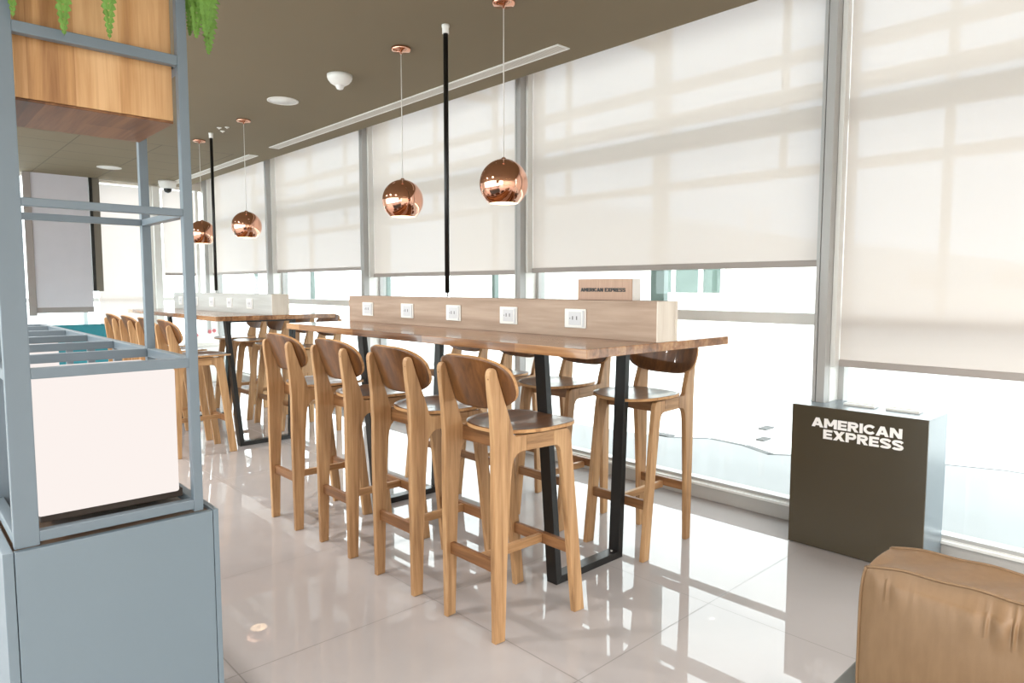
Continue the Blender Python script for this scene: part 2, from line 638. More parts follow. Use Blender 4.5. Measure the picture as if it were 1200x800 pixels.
# ------------------------------------------------------------------ roller blinds
def blind(y0, y1, zb, label, x=3.655):
    t = thing('roller_blind', label, 'blind', (x, (y0 + y1) / 2, zb), 0, 'roller blinds on the glass wall')
    h = (y1 - y0) / 2
    mb = MB(); mb.sheet('y', -h, h, 0.03, 3.03 - zb)
    mb.build('cloth', M['blind'], t)
    mb = MB(); mb.box(-0.008, 0.008, -h, h, 0.0, 0.036, 0.003)
    mb.build('hem_bar', M['bar'], t)
    mb = MB(); mb.box(-0.055, 0.03, h + 0.002, h + 0.026, 0.0, 3.05 - zb, 0.002); mb.build('lit_side_strip', M['alu_end'], t)  # white strip added for the blind's glow on the mullion side
    mb = MB(); mb.lathe([(0, -h), (0.024, -h), (0.024, h), (0, h)], 20, (0, 0, 3.04 - zb), axis='y')
    mb.build('roller_tube', M['white_matt'], t)
    return t
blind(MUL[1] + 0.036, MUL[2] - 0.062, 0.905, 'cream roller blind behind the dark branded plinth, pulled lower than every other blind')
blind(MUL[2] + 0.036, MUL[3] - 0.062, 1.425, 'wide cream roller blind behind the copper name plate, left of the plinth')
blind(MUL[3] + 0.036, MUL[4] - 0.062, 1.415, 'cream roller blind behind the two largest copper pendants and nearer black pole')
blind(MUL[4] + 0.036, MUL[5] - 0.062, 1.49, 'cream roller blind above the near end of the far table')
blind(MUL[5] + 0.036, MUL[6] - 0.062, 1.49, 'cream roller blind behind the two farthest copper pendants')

def end_blind(x0, x1, zb, label):
    t = thing('roller_blind', label, 'blind', ((x0 + x1) / 2, YE - 0.08, zb), 0, 'roller blinds on the end wall')
    h = (x1 - x0) / 2
    mb = MB(); mb.sheet('x', -h, h, 0.03, ZC - 0.05 - zb)
    mb.build('cloth', M['blind'], t)
    mb = MB(); mb.box(-h, h, -0.008, 0.008, 0, 0.036, 0.003)
    mb.build('hem_bar', M['bar'], t)
    return t
end_blind(2.17, 2.80, 0.62, 'white roller blind on the end wall just right of the dark hanging post')
end_blind(2.99, 3.42, 1.48, 'narrow white roller blind in the far corner beside the dome camera')

# ------------------------------------------------------------------ things at the far end
t = thing('hanging_screen', 'grey cloth screen with mauve trim hanging before the end wall above teal sofa', 'screen', (1.72, YE - 0.22, 0.985))
mb = MB(); mb.box(-0.27, 0.35, -0.006, 0.006, 0.07, ZC - 0.985); mb.build('screen_cloth', M['screen'], t)
mb = MB(); mb.box(-0.27, 0.35, -0.012, 0.012, 0.0, 0.07, 0.003); mb.build('bottom_trim', M['screen_frame'], t)
mb = MB(); mb.box(-0.35, -0.27, -0.02, 0.02, -0.03, ZC - 0.985, 0.003); mb.build('side_trim', M['screen_frame'], t)
t = thing('hanging_post', 'slim taupe and black post hanging beside the grey cloth screen', 'post', (2.135, YE - 0.2, 1.26))
mb = MB(); mb.box(-0.022, 0.06, -0.03, 0.03, 0, ZC - 1.26, 0.003); mb.build('post_face', M['taupe_post'], t)
mb = MB(); mb.box(-0.06, -0.022, -0.035, 0.03, 0, ZC - 1.26, 0.003); mb.build('black_edge', M['black'], t)

t = thing('sofa', 'long teal sofa along the end wall below the grey screen', 'sofa', (1.35, 9.8, 0))
mb = MB(); mb.box(-0.85, 0.82, 0.2, 0.4, 0.2, 0.835, 0.03, seg=3); mb.build('backrest', M['teal'], t)
mb = MB(); mb.box(-0.85, 0.82, -0.4, 0.2, 0.2, 0.45, 0.03, seg=3); mb.build('seat', M['teal'], t)
for sx in (-0.75, 0.72):
    for sy in (-0.32, 0.32):
        mb = MB(); mb.lathe([(0, 0), (0.016, 0), (0.024, 0.2), (0, 0.2)], 12, (sx, sy, 0)); mb.build('leg', M['black'], t)

t = thing('flower_trough', 'low white trough with small pink blossoms under the far corner window', 'planter', (3.25, 9.85, 0))
mb = MB(); mb.box(-0.24, 0.26, -0.14, 0.14, 0.0, 0.50, 0.008); mb.build('trough', M['white'], t)
mb = MB(); mb.box(-0.26, 0.28, -0.16, 0.16, 0.50, 0.53, 0.004); mb.build('ledge', M['white_matt'], t)
mb = MB(); mb.box(-0.2, 0.22, -0.1, 0.1, 0.53, 0.66, 0.008); mb.build('liner', M['white'], t)
for x, z in ((-0.12, 0.715), (-0.08, 0.66), (0.10, 0.70), (0.16, 0.71)):
    mb = MB()
    for k in range(6):
        a = k * PI / 3
        mb.lathe([(0, -0.014), (0.014, 0), (0, 0.014)], 8, (x + 0.018 * math.cos(a), -0.1, z + 0.018 * math.sin(a)))
    mb.lathe([(0, -0.012), (0.012, 0), (0, 0.012)], 8, (x, -0.105, z))
    mb.tube([(x, -0.1, z), (x, -0.09, 0.62)], 0.003, 6)
    mb.build('blossom', M['pink'], t)

# ------------------------------------------------------------------ ceiling fittings
def pendant(x, y, label, zs=1.838):
    t = thing('pendant_lamp', label, 'lamp', (x, y, ZC), 0, 'copper globe pendants over the tables')
    mb = MB(); mb.lathe([(0, 0), (0.058, 0), (0.058, -0.012), (0.05, -0.02), (0.008, -0.024), (0.006, -0.035), (0, -0.035)], 36)
    mb.build('canopy', M['copper'], t)
    mb = MB(); mb.tube([(0, 0, -0.03), (0, 0, zs + 0.125 - ZC)], 0.0028, 8)
    mb.build('cord', M['white_matt'], t)
    R = 0.1235
    c = zs - ZC
    prof = []
    for k in range(40):
        a = PI / 2 - 0.17 - k / 39 * (PI / 2 - 0.17 + math.asin(0.80))
        prof.append((R * math.cos(a), R * math.sin(a)))
    inner = [(p[0] * 0.975, p[1] * 0.975) for p in reversed(prof)]
    mb = MB(); mb.lathe(prof, 64, (0, 0, c)); mb.lathe(inner, 64, (0, 0, c), 1); mb.lathe([prof[-1], inner[0]], 64, (0, 0, c), 1)
    sh = mb.build('lamp_shade', [M['copper'], M['white_matt']], t)
    mb = MB(); mb.lathe([(0, 0.014), (0.007, 0.012), (0.014, 0.006), (0.024, 0.0), (0.022, -0.004)], 28, (0, 0, c + R - 0.004)); 
    mb.build('cap', M['copper'], t)
    mb = MB(); mb.lathe([(0, 0.03), (0.02, 0.03), (0.022, 0.0), (0.028, -0.02), (0.02, -0.045), (0, -0.052)], 20, (0, 0, c + 0.02))
    mb.build('bulb', M['bulb'], t)
    mb = MB(); mb.tube([(0, 0, c + 0.05), (0, 0, c + R)], 0.016, 12)
    mb.build('bulb_holder', M['white_matt'], t)
    return t
pendant(2.35, 2.58, 'copper globe pendant nearest the plinth, hanging over front of near table')
pendant(2.35, 3.485, 'copper globe pendant over the back half of the near table')
pendant(2.35, 5.86, 'copper globe pendant over the front half of the far table')
pendant(2.35, 6.95, 'copper globe pendant farthest away, partly behind the shelf post')

def pole(y, label):
    t = thing('ceiling_pole', label, 'pole', (2.325, y, 1.284), 0, 'black cable poles above the tables')
    mb = MB(); mb.tube([(0, 0, 0), (0, 0, 1.40)], 0.0135, 18); mb.build('tube', M['black_pole'], t)
    mb = MB(); mb.lathe([(0, 1.446), (0.021, 1.446), (0.021, 1.436), (0.0185, 1.43), (0.0185, 1.40), (0, 1.40)], 24); mb.build('ceiling_cap', M['white'], t)
    mb = MB(); mb.tube([(0, 0, -0.022), (0, 0, 0.01)], 0.005, 8); mb.build('cable', M['alu'], t)
    return t
pole(3.02, 'slim black cable pole dropping to the box of the near table')
pole(6.56, 'slim black cable pole dropping to the box of the far table')

def slot(y0, y1, label):
    t = thing('slot_diffuser', label, 'vent', (3.03, (y0 + y1) / 2, ZC), 0, 'ceiling slot diffusers')
    h = (y1 - y0) / 2
    mb = MB()
    mb.box(-0.052, -0.040, -h, h, -0.006, 0); mb.box(0.040, 0.052, -h, h, -0.006, 0)
    mb.box(-0.04, 0.04, -h, -h + 0.012, -0.006, 0); mb.box(-0.04, 0.04, h - 0.012, h, -0.006, 0)
    mb.build('frame', M['white'], t)
    mb = MB(); mb.box(-0.04, 0.04, -h + 0.012, h - 0.012, -0.004, 0); mb.build('grille', M['grille'], t)
slot(2.80, 6.81, 'long white slot diffuser in the ceiling beside the near windows')
slot(7.32, 10.2, 'white slot diffuser in the ceiling beside the farther windows')

def downlight(x, y, label, r=0.115, group='round ceiling fittings'):
    t = thing('ceiling_speaker', label, 'speaker', (x, y, ZC), 0, group)
    mb = MB(); mb.lathe([(0, -0.004), (r - 0.012, -0.004), (r - 0.012, 0), (0, 0)], 40); mb.build('grille', M['white'], t)
    mb = MB(); mb.lathe([(r - 0.012, 0), (r - 0.012, -0.007), (r, -0.005), (r, 0)], 40); mb.build('rim', M['white_matt'], t)
    return t
downlight(2.335, 5.06, 'flat round white ceiling speaker between the dome sensor and a pendant canopy')
downlight(2.09, 9.25, 'flat round white ceiling speaker at the far end above the screen', 0.13)
t = thing('ceiling_sensor', 'white dome sensor with a clear bulb on the taupe ceiling', 'sensor', (2.34, 4.2, ZC))
mb = MB(); mb.lathe([(0, 0), (0.083, 0), (0.083, -0.018), (0.078, -0.032), (0.062, -0.052), (0.036, -0.068), (0, -0.07)], 40); mb.build('housing', M['white'], t)
mb = MB(); mb.lathe([(0.028, -0.062), (0.028, -0.078), (0.02, -0.092), (0, -0.098)], 24); mb.build('lens', M['acrylic'], t)
t = thing('ceiling_camera', 'white security dome camera with black lens at the far ceiling corner', 'camera', (2.92, 9.9, ZC))
mb = MB(); mb.lathe([(0, 0), (0.11, 0), (0.112, -0.02), (0.1, -0.08), (0.06, -0.10), (0, -0.10)], 32); mb.build('housing', M['white'], t)
mb = MB(); mb.lathe([(0.05, -0.095), (0.05, -0.12), (0.036, -0.145), (0, -0.158)], 24); mb.build('lens', M['black'], t)
for x, y, lab in ((2.30, 6.285, 'left of three'), (2.345, 6.22, 'right of three'), (2.372, 6.40, 'lowest of three')):
    t = thing('ceiling_disc', 'tiny white ceiling disc, ' + lab + ' clustered near the far black pole', 'detector', (x, y, ZC), 0, 'tiny white ceiling discs')
    mb = MB(); mb.lathe([(0, -0.008), (0.012, -0.008), (0.02, -0.004), (0.02, 0), (0, 0)], 20); mb.build('disc', M['white'], t)
    mb = MB(); mb.lathe([(0, -0.016), (0.006, -0.014), (0.007, -0.007)], 12); mb.build('nozzle', M['white_matt'], t)

# recessed lamps added out of frame to supply the interior light
for x, y in [(x, y) for x in (-2.0, -0.8, 0.4, 1.6) for y in (-2.2, -0.9)] + [(x + 0.07 * y, y) for x in (-1.7, -0.05) for y in (1.4, 2.8, 4.2, 5.6, 7.0) if not (x > -1 and y < 2)]:
    for e_ in (12 if y > 1 else 14,):
        t = thing('added_downlight', 'round recessed ceiling downlight, lit warm, added out of frame to light the lounge', 'lamp', (x, y, ZC), 0, 'added warm downlights in the lounge')
        mb = MB(); mb.lathe([(0.055, 0), (0.055, -0.004), (0.07, -0.003), (0.07, 0)], 24); mb.build('rim', M['white'], t)
        mb = MB(); mb.lathe([(0, -0.002), (0.055, -0.002)], 24); mb.build('lamp_disc', M['led'], t)
        la = bpy.data.lights.new('added_beam', 'AREA'); la.shape = 'DISK'; la.size = 0.11; la.energy = e_; la.color = (1.0, 0.97, 0.94); la.spread = math.radians(150)
        lo = bpy.data.objects.new('added_beam', la); COL.objects.link(lo); lo.parent = t; lo.location = (0, 0, -0.01)

# ------------------------------------------------------------------ lettering
def letter_polys(ch, t=0.25):
    """heavy extended capitals in a box of height 1: list of polygons and the width"""
    def bar(x0, x1, y0, y1):
        return [(x0, y0), (x1, y0), (x1, y1), (x0, y1)]
    def path(pts, th=t):
        out = []
        L, R = [], []
        P = [Vector(p) for p in pts]
        for i, p in enumerate(P):
            d0 = (P[i] - P[i - 1]).normalized() if i else (P[1] - P[0]).normalized()
            d1 = (P[i + 1] - P[i]).normalized() if i < len(P) - 1 else d0
            n0, n1 = Vector((-d0.y, d0.x)), Vector((-d1.y, d1.x))
            m = (n0 + n1)
            m = m / max(m.length, 1e-6)
            k = th / 2 / max(0.45, m.dot(n0))
            L.append(p + m * k)
            R.append(p - m * k)
        for i in range(len(P) - 1):
            out.append([tuple(R[i]), tuple(R[i + 1]), tuple(L[i + 1]), tuple(L[i])])
        return out
    def arc(cx, cy, rx, ry, a0, a1, n=10):
        return [(cx + rx * math.cos(math.radians(a0 + (a1 - a0) * k / n)), cy + ry * math.sin(math.radians(a0 + (a1 - a0) * k / n))) for k in range(n + 1)]
    h = t / 2
    v = t * 1.12
    if ch == 'A':
        return [[(0, 0), (0.33, 0), (0.70, 1), (0.40, 1)], [(0.45, 1), (0.75, 1), (1.15, 0), (0.82, 0)], bar(0.22, 0.93, 0.17, 0.17 + t * 0.82)], 1.15
    if ch == 'M':
        return [bar(0, v, 0, 1), bar(1.24 - v, 1.24, 0, 1), [(0, 1), (0.34, 1), (0.76, 0.24), (0.48, 0.24)], [(0.90, 1), (1.24, 1), (0.76, 0.24), (0.48, 0.24)]], 1.24
    if ch == 'E':
        return [bar(0, v, 0, 1), bar(0, 0.86, 0, t * 0.92), bar(0, 0.86, 1 - t * 0.92, 1), bar(0, 0.80, 0.5 - t * 0.42, 0.5 + t * 0.42)], 0.86
    if ch == 'I':
        return [bar(0, v, 0, 1)], v
    if ch == 'N':
        return [bar(0, v, 0, 1), bar(1.05 - v, 1.05, 0, 1), [(0, 1), (0.34, 1), (1.05, 0), (0.71, 0)]], 1.05
    if ch == 'X':
        return [[(0, 0), (0.36, 0), (1.10, 1), (0.74, 1)], [(0, 1), (0.36, 1), (1.10, 0), (0.74, 0)]], 1.10
    if ch in 'PR':
        b = 0.34 if ch == 'P' else 0.38
        bowl = [(h, 1 - h * 0.92), (0.58, 1 - h * 0.92)] + arc(0.60, (1 + b) / 2, 0.24, (1 - b) / 2 - h * 0.92, 90, -90, 12)[1:] + [(h, b + h * 0.92)]
        r = [bar(0, v, 0, 1)] + path(bowl, t * 0.95)
        if ch == 'R':
            r.append([(0.36, 0.42), (0.68, 0.42), (1.0, 0), (0.66, 0)])
            return r, 1.0
        return r, 0.97
    if ch == 'C':
        return path(arc(0.55, 0.5, 0.43, 0.5 - h, 38, 322, 26)), 1.0
    if ch == 'S':
        p = [(0.88, 0.74)] + arc(0.64, 0.74, 0.2, 0.14, 20, 90, 5) + arc(0.34, 0.72, 0.22, 0.16, 90, 270, 10) + arc(0.62, 0.28, 0.23, 0.16, 90, -90, 10) + arc(0.32, 0.26, 0.22, 0.14, 270, 200, 5)
        return path(p, t * 0.92), 0.96
    return [], 0.45

def lettering(name, lines, size, mat, parent, place, thick=0.003, gap=0.09, stretch=1.0, t=0.26):
    """place(u,v,w): u along the line, v up, w out of the face"""
    mb = MB()
    cnt = 0
    for text, u0, v0, u1 in lines:
        tot = sum(letter_polys(c, t)[1] + gap for c in text) - gap
        k = (u1 - u0) / tot
        x = u0
        for c in text:
            polys, wd = letter_polys(c, t)
            for p in polys:
                lo = [mb.b.verts.new(place(x + q[0] * k, v0 + q[1] * size, 0)) for q in p]
                cnt = (cnt + 1) % 9
                hi = [mb.b.verts.new(place(x + q[0] * k, v0 + q[1] * size, thick + cnt * thick * 0.06)) for q in p]
                n = len(p)
                fs = [mb.b.faces.new(lo), mb.b.faces.new(list(reversed(hi)))]
                for i in range(n):
                    fs.append(mb.b.faces.new((lo[i], hi[i], hi[(i + 1) % n], lo[(i + 1) % n])))
                bmesh.ops.recalc_face_normals(mb.b, faces=fs)
            x += (wd + gap) * k
    return mb.build(name, mat, parent)

# ------------------------------------------------------------------ branded plinth
t = thing('display_plinth', 'dark taupe branded plinth with white lettering standing against the window mullion', 'plinth', (3.405, 1.225, 0))
H = 0.723
mb = MB()
ym = MUL[2] - 1.225     # the body is notched around the mullion
mb.prism([(0.012, -0.31), (0.275, -0.31), (0.275, 0.31), (0.012, 0.31)][0:1] + [(0.288, -0.31), (0.288, ym - 0.04), (0.143, ym - 0.04), (0.143, ym + 0.04), (0.288, ym + 0.04), (0.288, 0.31), (0.012, 0.31)], 0.0, H, 'z', 0.002)
mb.build('body', M['plinth'], t)
mb = MB(); mb.box(0.0, 0.012, -0.31, 0.31, 0.004, H, 0.0015); mb.build('front_panel', M['taupe'], t)
lettering('lettering', [('AMERICAN', -0.208, 0.6215, 0.205), ('EXPRESS', -0.149, 0.567, 0.212)], 0.0465, M['letter_white'], t,
          lambda u, v, w: (-w, -u, v))
for y, lab in ((1.265, 'flat white tray on top of the plinth, nearer the mullion'), (1.068, 'flat white tray on top of the plinth, at the end away from mullion')):
    tr_ = thing('tray', lab, 'tray', (3.575, y, H), 0, 'white trays on the plinth')
    mb = MB(); mb.box(-0.028, 0.028, -0.07, 0.07, 0.0, 0.007, 0.002); mb.build('base', M['white'], tr_)
    mb = MB()
    for a, b2, c, d in ((-0.03, 0.03, -0.073, -0.067), (-0.03, 0.03, 0.067, 0.073), (-0.03, -0.025, -0.067, 0.067), (0.025, 0.03, -0.067, 0.067)):
        mb.box(a, b2, c, d, 0.0, 0.011, 0.001)
    mb.build('rim', M['white'], tr_)

# ------------------------------------------------------------------ tables
def table(yn, label, group='long bar tables'):
    """yn: near end. butcher block top on two splayed black loop legs"""
    t = thing('bar_table', label, 'table', (2.295, yn, 0), 0, group)
    mb = MB(); mb.box(-0.485, 0.485, 0, 2.40, 1.062, 1.097, 0.0025); mb.build('tabletop', M['top'], t)
    for y in (0.435, 1.905):
        mb = MB()
        o_ = [(-0.165, 0.0), (0.31, 0.0), (0.355, 1.062), (-0.262, 1.062)]
        # hollow trapezoid loop (profile 50 x 60 mm), as four mitred bars
        lb, rb_, lt, rt_ = -0.165, 0.305, -0.255, 0.345
        wdt = 0.034
        i_ = [(lb + wdt, 0.034), (rb_ - wdt, 0.034), (rt_ - wdt, 1.028), (lt + wdt, 1.028)]
        o_ = [(lb, 0.0), (rb_, 0.0), (rt_, 1.062), (lt, 1.062)]
        for k in range(4):
            j = (k + 1) % 4
            mb.prism([o_[k], o_[j], i_[j], i_[k]], y, y + 0.06, 'y', 0.002)
        lg = mb.build('loop_leg', M['black'], t)
        mb = MB()
        for x in (lb + 0.05, rb_ - 0.05):
            mb.lathe([(0, 0.038), (0.006, 0.038), (0.006, 0.034)], 10, (x, y + 0.03, 0))
        mb.build('bolt', M['alu'], lg)
    return t
table(1.555, 'near long butcher-block bar table with black loop legs')
table(5.14, 'far long butcher-block bar table nearer the end wall')

def power_box(yn, label, sl):
    t = thing('socket_box', label, 'power box', (2.315, yn, 1.097), 0, 'socket boxes on the tables')
    mb = MB(); mb.box(-0.07, 0.0475, 0.006, 2.40, 0, 0.163, 0.0012); mb.box(0.0495, 0.07, 0.006, 2.40, 0, 0.163, 0.0012)
    mb.build('body', M['box_grey' if sl else 'box_oak'], t)
    mb = MB(); mb.box(-0.07, 0.0475, 0.0, 0.006, 0, 0.163, 0.001); mb.box(0.0495, 0.07, 0.0, 0.006, 0, 0.163, 0.001)
    mb.build('end_panel', M['box_end'], t)
    for k in range(5):
        y = 0.43 + 0.4335 * k
        mb = MB(); mb.box(-0.077, -0.07, y - 0.062, y + 0.062, 0.04, 0.124, 0.003); p_ = mb.build('socket_plate', M['white'], t)
        mb = MB()
        mb.box(-0.0785, -0.0765, y - 0.036, y + 0.036, 0.053, 0.111, 0.0008)
        mb.box(-0.0815, -0.0765, y - 0.054, y - 0.044, 0.046, 0.118, 0.0015)
        mb.build('socket_insert', M['insert'], p_)
        mb = MB()
        for a in (-0.012, 0.012):
            mb.box(-0.0792, -0.078, y + a - 0.0025, y + a + 0.0025, 0.076, 0.092)
        mb.box(-0.0792, -0.078, y + 0.026, y + 0.029, 0.079, 0.085)
        mb.build('socket_holes', M['socket_dark'], p_)
    return t
power_box(1.562, 'pale oak socket box along the middle of the near table', 0)
power_box(5.147, 'grey-washed socket box along the middle of the far table', 1)

t = thing('name_plate', 'copper name plate on white acrylic block standing on the near socket box', 'sign', (2.315, 1.88, 1.260))
mb = MB(); mb.box(-0.012, 0.045, -0.15, 0.15, 0, 0.092, 0.0015); mb.build('block', M['acrylic'], t)
mb = MB(); mb.box(-0.016, -0.012, -0.15, 0.15, 0, 0.092, 0.0008); mb.build('plate', M['copper_plate'], t)
lettering('lettering', [('AMERICAN EXPRESS', -0.132, 0.0365, 0.116)], 0.0165, M['letter_black'], t, lambda u, v, w: (-0.016 - w, -u, v), 0.0015)

# ------------------------------------------------------------------ bar stools
def superell(a, b, n):
    def f_(t):
        c, s = math.cos(t), math.sin(t)
        return (a * math.copysign(abs(c) ** (2 / n), c), b * math.copysign(abs(s) ** (2 / n), s))
    return f_

def fillet(cx, cz, r, a0, a1, n=6):
    return [(cx + r * math.cos(math.radians(a0 + (a1 - a0) * k / n)), cz + r * math.sin(math.radians(a0 + (a1 - a0) * k / n))) for k in range(n + 1)]

G_ST = 'wooden bar stools around the two tables'
def make_stool(label, loc, rz):
    t = thing('bar_stool', label, 'stool', loc, rz, G_ST)
    th = 0.027
    def side(s):
        def fn(c):
            k = 0.147 + (c.x + 0.21) / 0.42 * 0.03
            return (c.x, s * k + c.y, c.z)
        return fn
    rear = [(-0.232, 0.0), (-0.188, 0.0), (-0.178, 0.30), (-0.166, 0.52), (-0.156, 0.64)] + \
           [(-0.151, 0.668), (-0.142, 0.687), (-0.128, 0.700), (-0.108, 0.706), (-0.085, 0.707), (-0.085, 0.767), (-0.135, 0.767), (-0.148, 0.775), (-0.153, 0.80)] + \
           [(-0.174, 0.86), (-0.192, 0.91), (-0.213, 0.97), (-0.226, 1.010), (-0.231, 1.021), (-0.240, 1.027), (-0.251, 1.024), (-0.258, 1.014), (-0.260, 1.0),
            (-0.256, 0.95), (-0.244, 0.85), (-0.238, 0.74), (-0.239, 0.52)]
    front = [(0.172, 0.0), (0.224, 0.0), (0.163, 0.56), (0.147, 0.70), (0.140, 0.742), (0.132, 0.758), (0.118, 0.766), (0.10, 0.767),
             (0.05, 0.767), (0.05, 0.707), (0.068, 0.704), (0.080, 0.695), (0.088, 0.678), (0.095, 0.64), (0.123, 0.43)]
    for s in (-1, 1):
        mb = MB(); mb.prism(rear, -th / 2, th / 2, 'y', 0.0035); mb.warp(side(s)); mb.build('leg', M['oak_z'], t)
        mb = MB(); mb.prism(front, -th / 2, th / 2, 'y', 0.0035); mb.warp(side(s)); mb.build('leg', M['oak_z'], t)
        mb = MB(); mb.box(-0.085, 0.05, -th / 2 + 0.0005, th / 2 - 0.0005, 0.7075, 0.767, 0.001); mb.warp(side(s)); mb.build('side_rail', M['oak_x'], t)
    for x, y in ((-0.135, 0.138), (0.075, 0.153)):
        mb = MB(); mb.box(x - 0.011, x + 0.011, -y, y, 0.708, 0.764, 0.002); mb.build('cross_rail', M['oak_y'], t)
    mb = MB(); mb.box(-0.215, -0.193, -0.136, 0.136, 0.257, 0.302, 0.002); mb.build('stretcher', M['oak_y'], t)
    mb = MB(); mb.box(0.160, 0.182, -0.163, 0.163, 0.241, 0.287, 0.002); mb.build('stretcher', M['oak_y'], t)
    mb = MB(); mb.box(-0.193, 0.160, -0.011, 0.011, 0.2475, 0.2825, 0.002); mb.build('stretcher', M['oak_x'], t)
    # seat: dished ply shell
    mb = MB()
    se = superell(0.202, 0.197, 2.9)
    def bound(tt):
        a, b = se(tt)
        if a < 0:
            b *= 1 - 0.14 * (a / 0.202) ** 2
        return a, b
    def surf(a, b):
        z = 0.7615 + 0.013 * (b / 0.197) ** 2 + (0.006 * ((-a) / 0.2) ** 2 if a < 0 else -0.002 * (a / 0.2) ** 3 + 0.006 * (a / 0.2) ** 2)
        return Vector((0.036 + a, b, z))
    mb.shell(bound, surf, lambda a, b: Vector((0, 0, 0.013)), 12, 80)
    mb.build('seat', [M['walnut_x'], M['ply']], t)
    # backrest: curved oval ply shell in front of the rear legs
    mb = MB()
    def surf2(a, b):
        return Vector((-0.2370 + a * a * 1.18 - 0.345 * b, a, 0.964 + b))
    mb.shell(superell(0.209, 0.0995, 2.75), surf2, lambda a, b: Vector((0.0122, 0, 0.0042)), 12, 80)
    mb.build('backrest', [M['walnut'], M['ply']], t)
    mb = MB()
    for s in (-1, 1):
        for z in (0.93, 0.99):
            mb.lathe([(0, -0.0015), (0.005, -0.001), (0.005, 0.003)], 10, (-0.252 - 0.15 * (z - 0.95), s * 0.147, z), axis='x')
    mb.build('screw_cap', M['oak_y'], t)
    return t

LEFTX, RIGHTX = 1.83, 2.835
SEATS = [
    (LEFTX, 1.955, 0, 'wooden bar stool at the front, nearest on the aisle side of the near table'),
    (LEFTX + 0.005, 2.485, 0, 'second wooden bar stool from the front, aisle side of the near table'),
    (LEFTX + 0.01, 3.03, 0, 'third wooden bar stool from the front, aisle side of the near table'),
    (LEFTX - 0.01, 3.57, 0, 'fourth and last wooden bar stool along the aisle side of the near table'),
    (RIGHTX, 2.065, PI, 'wooden bar stool on the window side of near table, closest to the plinth'),
    (RIGHTX, 2.62, PI, 'second wooden bar stool from the plinth on the near table window side'),
    (RIGHTX, 3.16, PI, 'third wooden bar stool from the plinth on the near table window side'),
    (RIGHTX, 3.70, PI, 'wooden bar stool farthest from the plinth on the near table window side'),
    (LEFTX, 5.63, 0, 'front wooden bar stool on the aisle side of far table, behind shelf post'),
    (LEFTX, 6.17, 0, 'second wooden bar stool on the aisle side of the far table'),
    (LEFTX, 6.71, 0, 'third wooden bar stool on the aisle side of the far table'),
    (LEFTX, 7.25, 0, 'last wooden bar stool on the aisle side of far table, by teal sofa'),
    (RIGHTX, 5.745, PI, 'front wooden bar stool on the window side of the far table'),
    (RIGHTX, 6.285, PI, 'second wooden bar stool on the window side of the far table'),
    (RIGHTX, 6.825, PI, 'third wooden bar stool on the window side of the far table'),
    (RIGHTX, 7.365, PI, 'last wooden bar stool on the window side of the far table'),
]
s0 = None
for x, y, a, lab in SEATS:
    if s0 is None:
        s0 = make_stool(lab, (x, y, 0), a)
    else:
        dup(s0, (x, y, 0), a, lab, G_ST)

# ------------------------------------------------------------------ shelf divider on the left
t = thing('divider_cabinet', 'low grey-blue cabinet carrying the steel shelf frame', 'cabinet', (0.374, 1.70, 0))
L = 2.08
mb = MB(); mb.box(-0.196, 0.202, 0.0, 0.018, 0.0, 0.765, 0.0012); mb.build('front_panel', M['cabinet'], t)
mb = MB(); mb.box(-0.216, -0.1975, 0.0, L, 0.0, 0.767, 0.0012); mb.build('side_panel', M['cabinet'], t)
mb = MB(); mb.box(0.2035, 0.216, 0.0, L, 0.0, 0.767, 0.0012); mb.build('side_panel', M['cabinet'], t)
mb = MB(); mb.box(-0.1975, 0.2035, 0.02, L, 0.0, 0.758); mb.build('top', M['cab_top'], t)

t = thing('shelf_frame', 'tall grey-blue steel shelf frame standing on the low cabinet', 'shelf frame', (0.37, 1.715, 0.767))
XA0, XA1, XB0, XB1 = -0.19, -0.145, 0.168, 0.190
dz = -0.767
YS = [0.0, 0.345, 0.71, 1.08, 1.46, 1.84, 2.03]
BW = 0.022
def bar_(nm, *a):
    mb = MB(); mb.box(*a, 0.0015); return mb.build(nm, M['steel'], t)
for k, y in enumerate(YS):
    top_ = 2.36 if k < 2 else 1.145
    bar_('post', XA0, XA1, y, y + BW, 0, top_ + dz)
    bar_('post', XB0, XB1, y, y + BW, 0, top_ + dz)
LV = [(1.828, 1.851), (1.482, 1.499), (1.122, 1.145), (0.774, 0.797)]
for z0, z1 in LV + [(2.338, 2.36)]:
    for y in YS[:2]:
        bar_('rail', XA1, XB0, y, y + BW, z0 + dz, z1 + dz)
    bar_('rail', XB0, XB1, BW, YS[1], z0 + dz, z1 + dz)
    bar_('rail', XA0, XA0 + BW, BW, YS[1], z0 + dz, z1 + dz)
for y in YS[2:]:
    bar_('rail', XA1, XB0, y, y + BW, 1.122 + dz, 1.145 + dz)
for a, b2 in zip(YS[1:], YS[2:]):
    bar_('rail', XB0, XB1, a + BW, b2, 1.122 + dz, 1.145 + dz)
    bar_('rail', XA0, XA0 + BW, a + BW, b2, 1.122 + dz, 1.145 + dz)
    bar_('rail', XB0, XB1, a + BW, b2, 0.774 + dz, 0.797 + dz)

def light_box(y, label):
    t = thing('light_box', label, 'lamp', (0.37, y, 0.797), 0, 'lit white boxes in the shelf frame')
    mb = MB(); mb.box(-0.142, 0.146, 0.0, 0.285, 0.02, 0.322, 0.006, seg=3); mb.build('opal_box', M['lightbox'], t)
    mb = MB(); mb.box(-0.135, 0.160, 0.025, 0.28, 0.0, 0.02, 0.002); mb.build('base_tray', M['tray_dark'], t)
light_box(1.745, 'glowing white box in the front bay of the steel shelf frame')
light_box(3.20, 'glowing white box deeper along the low shelf frame')

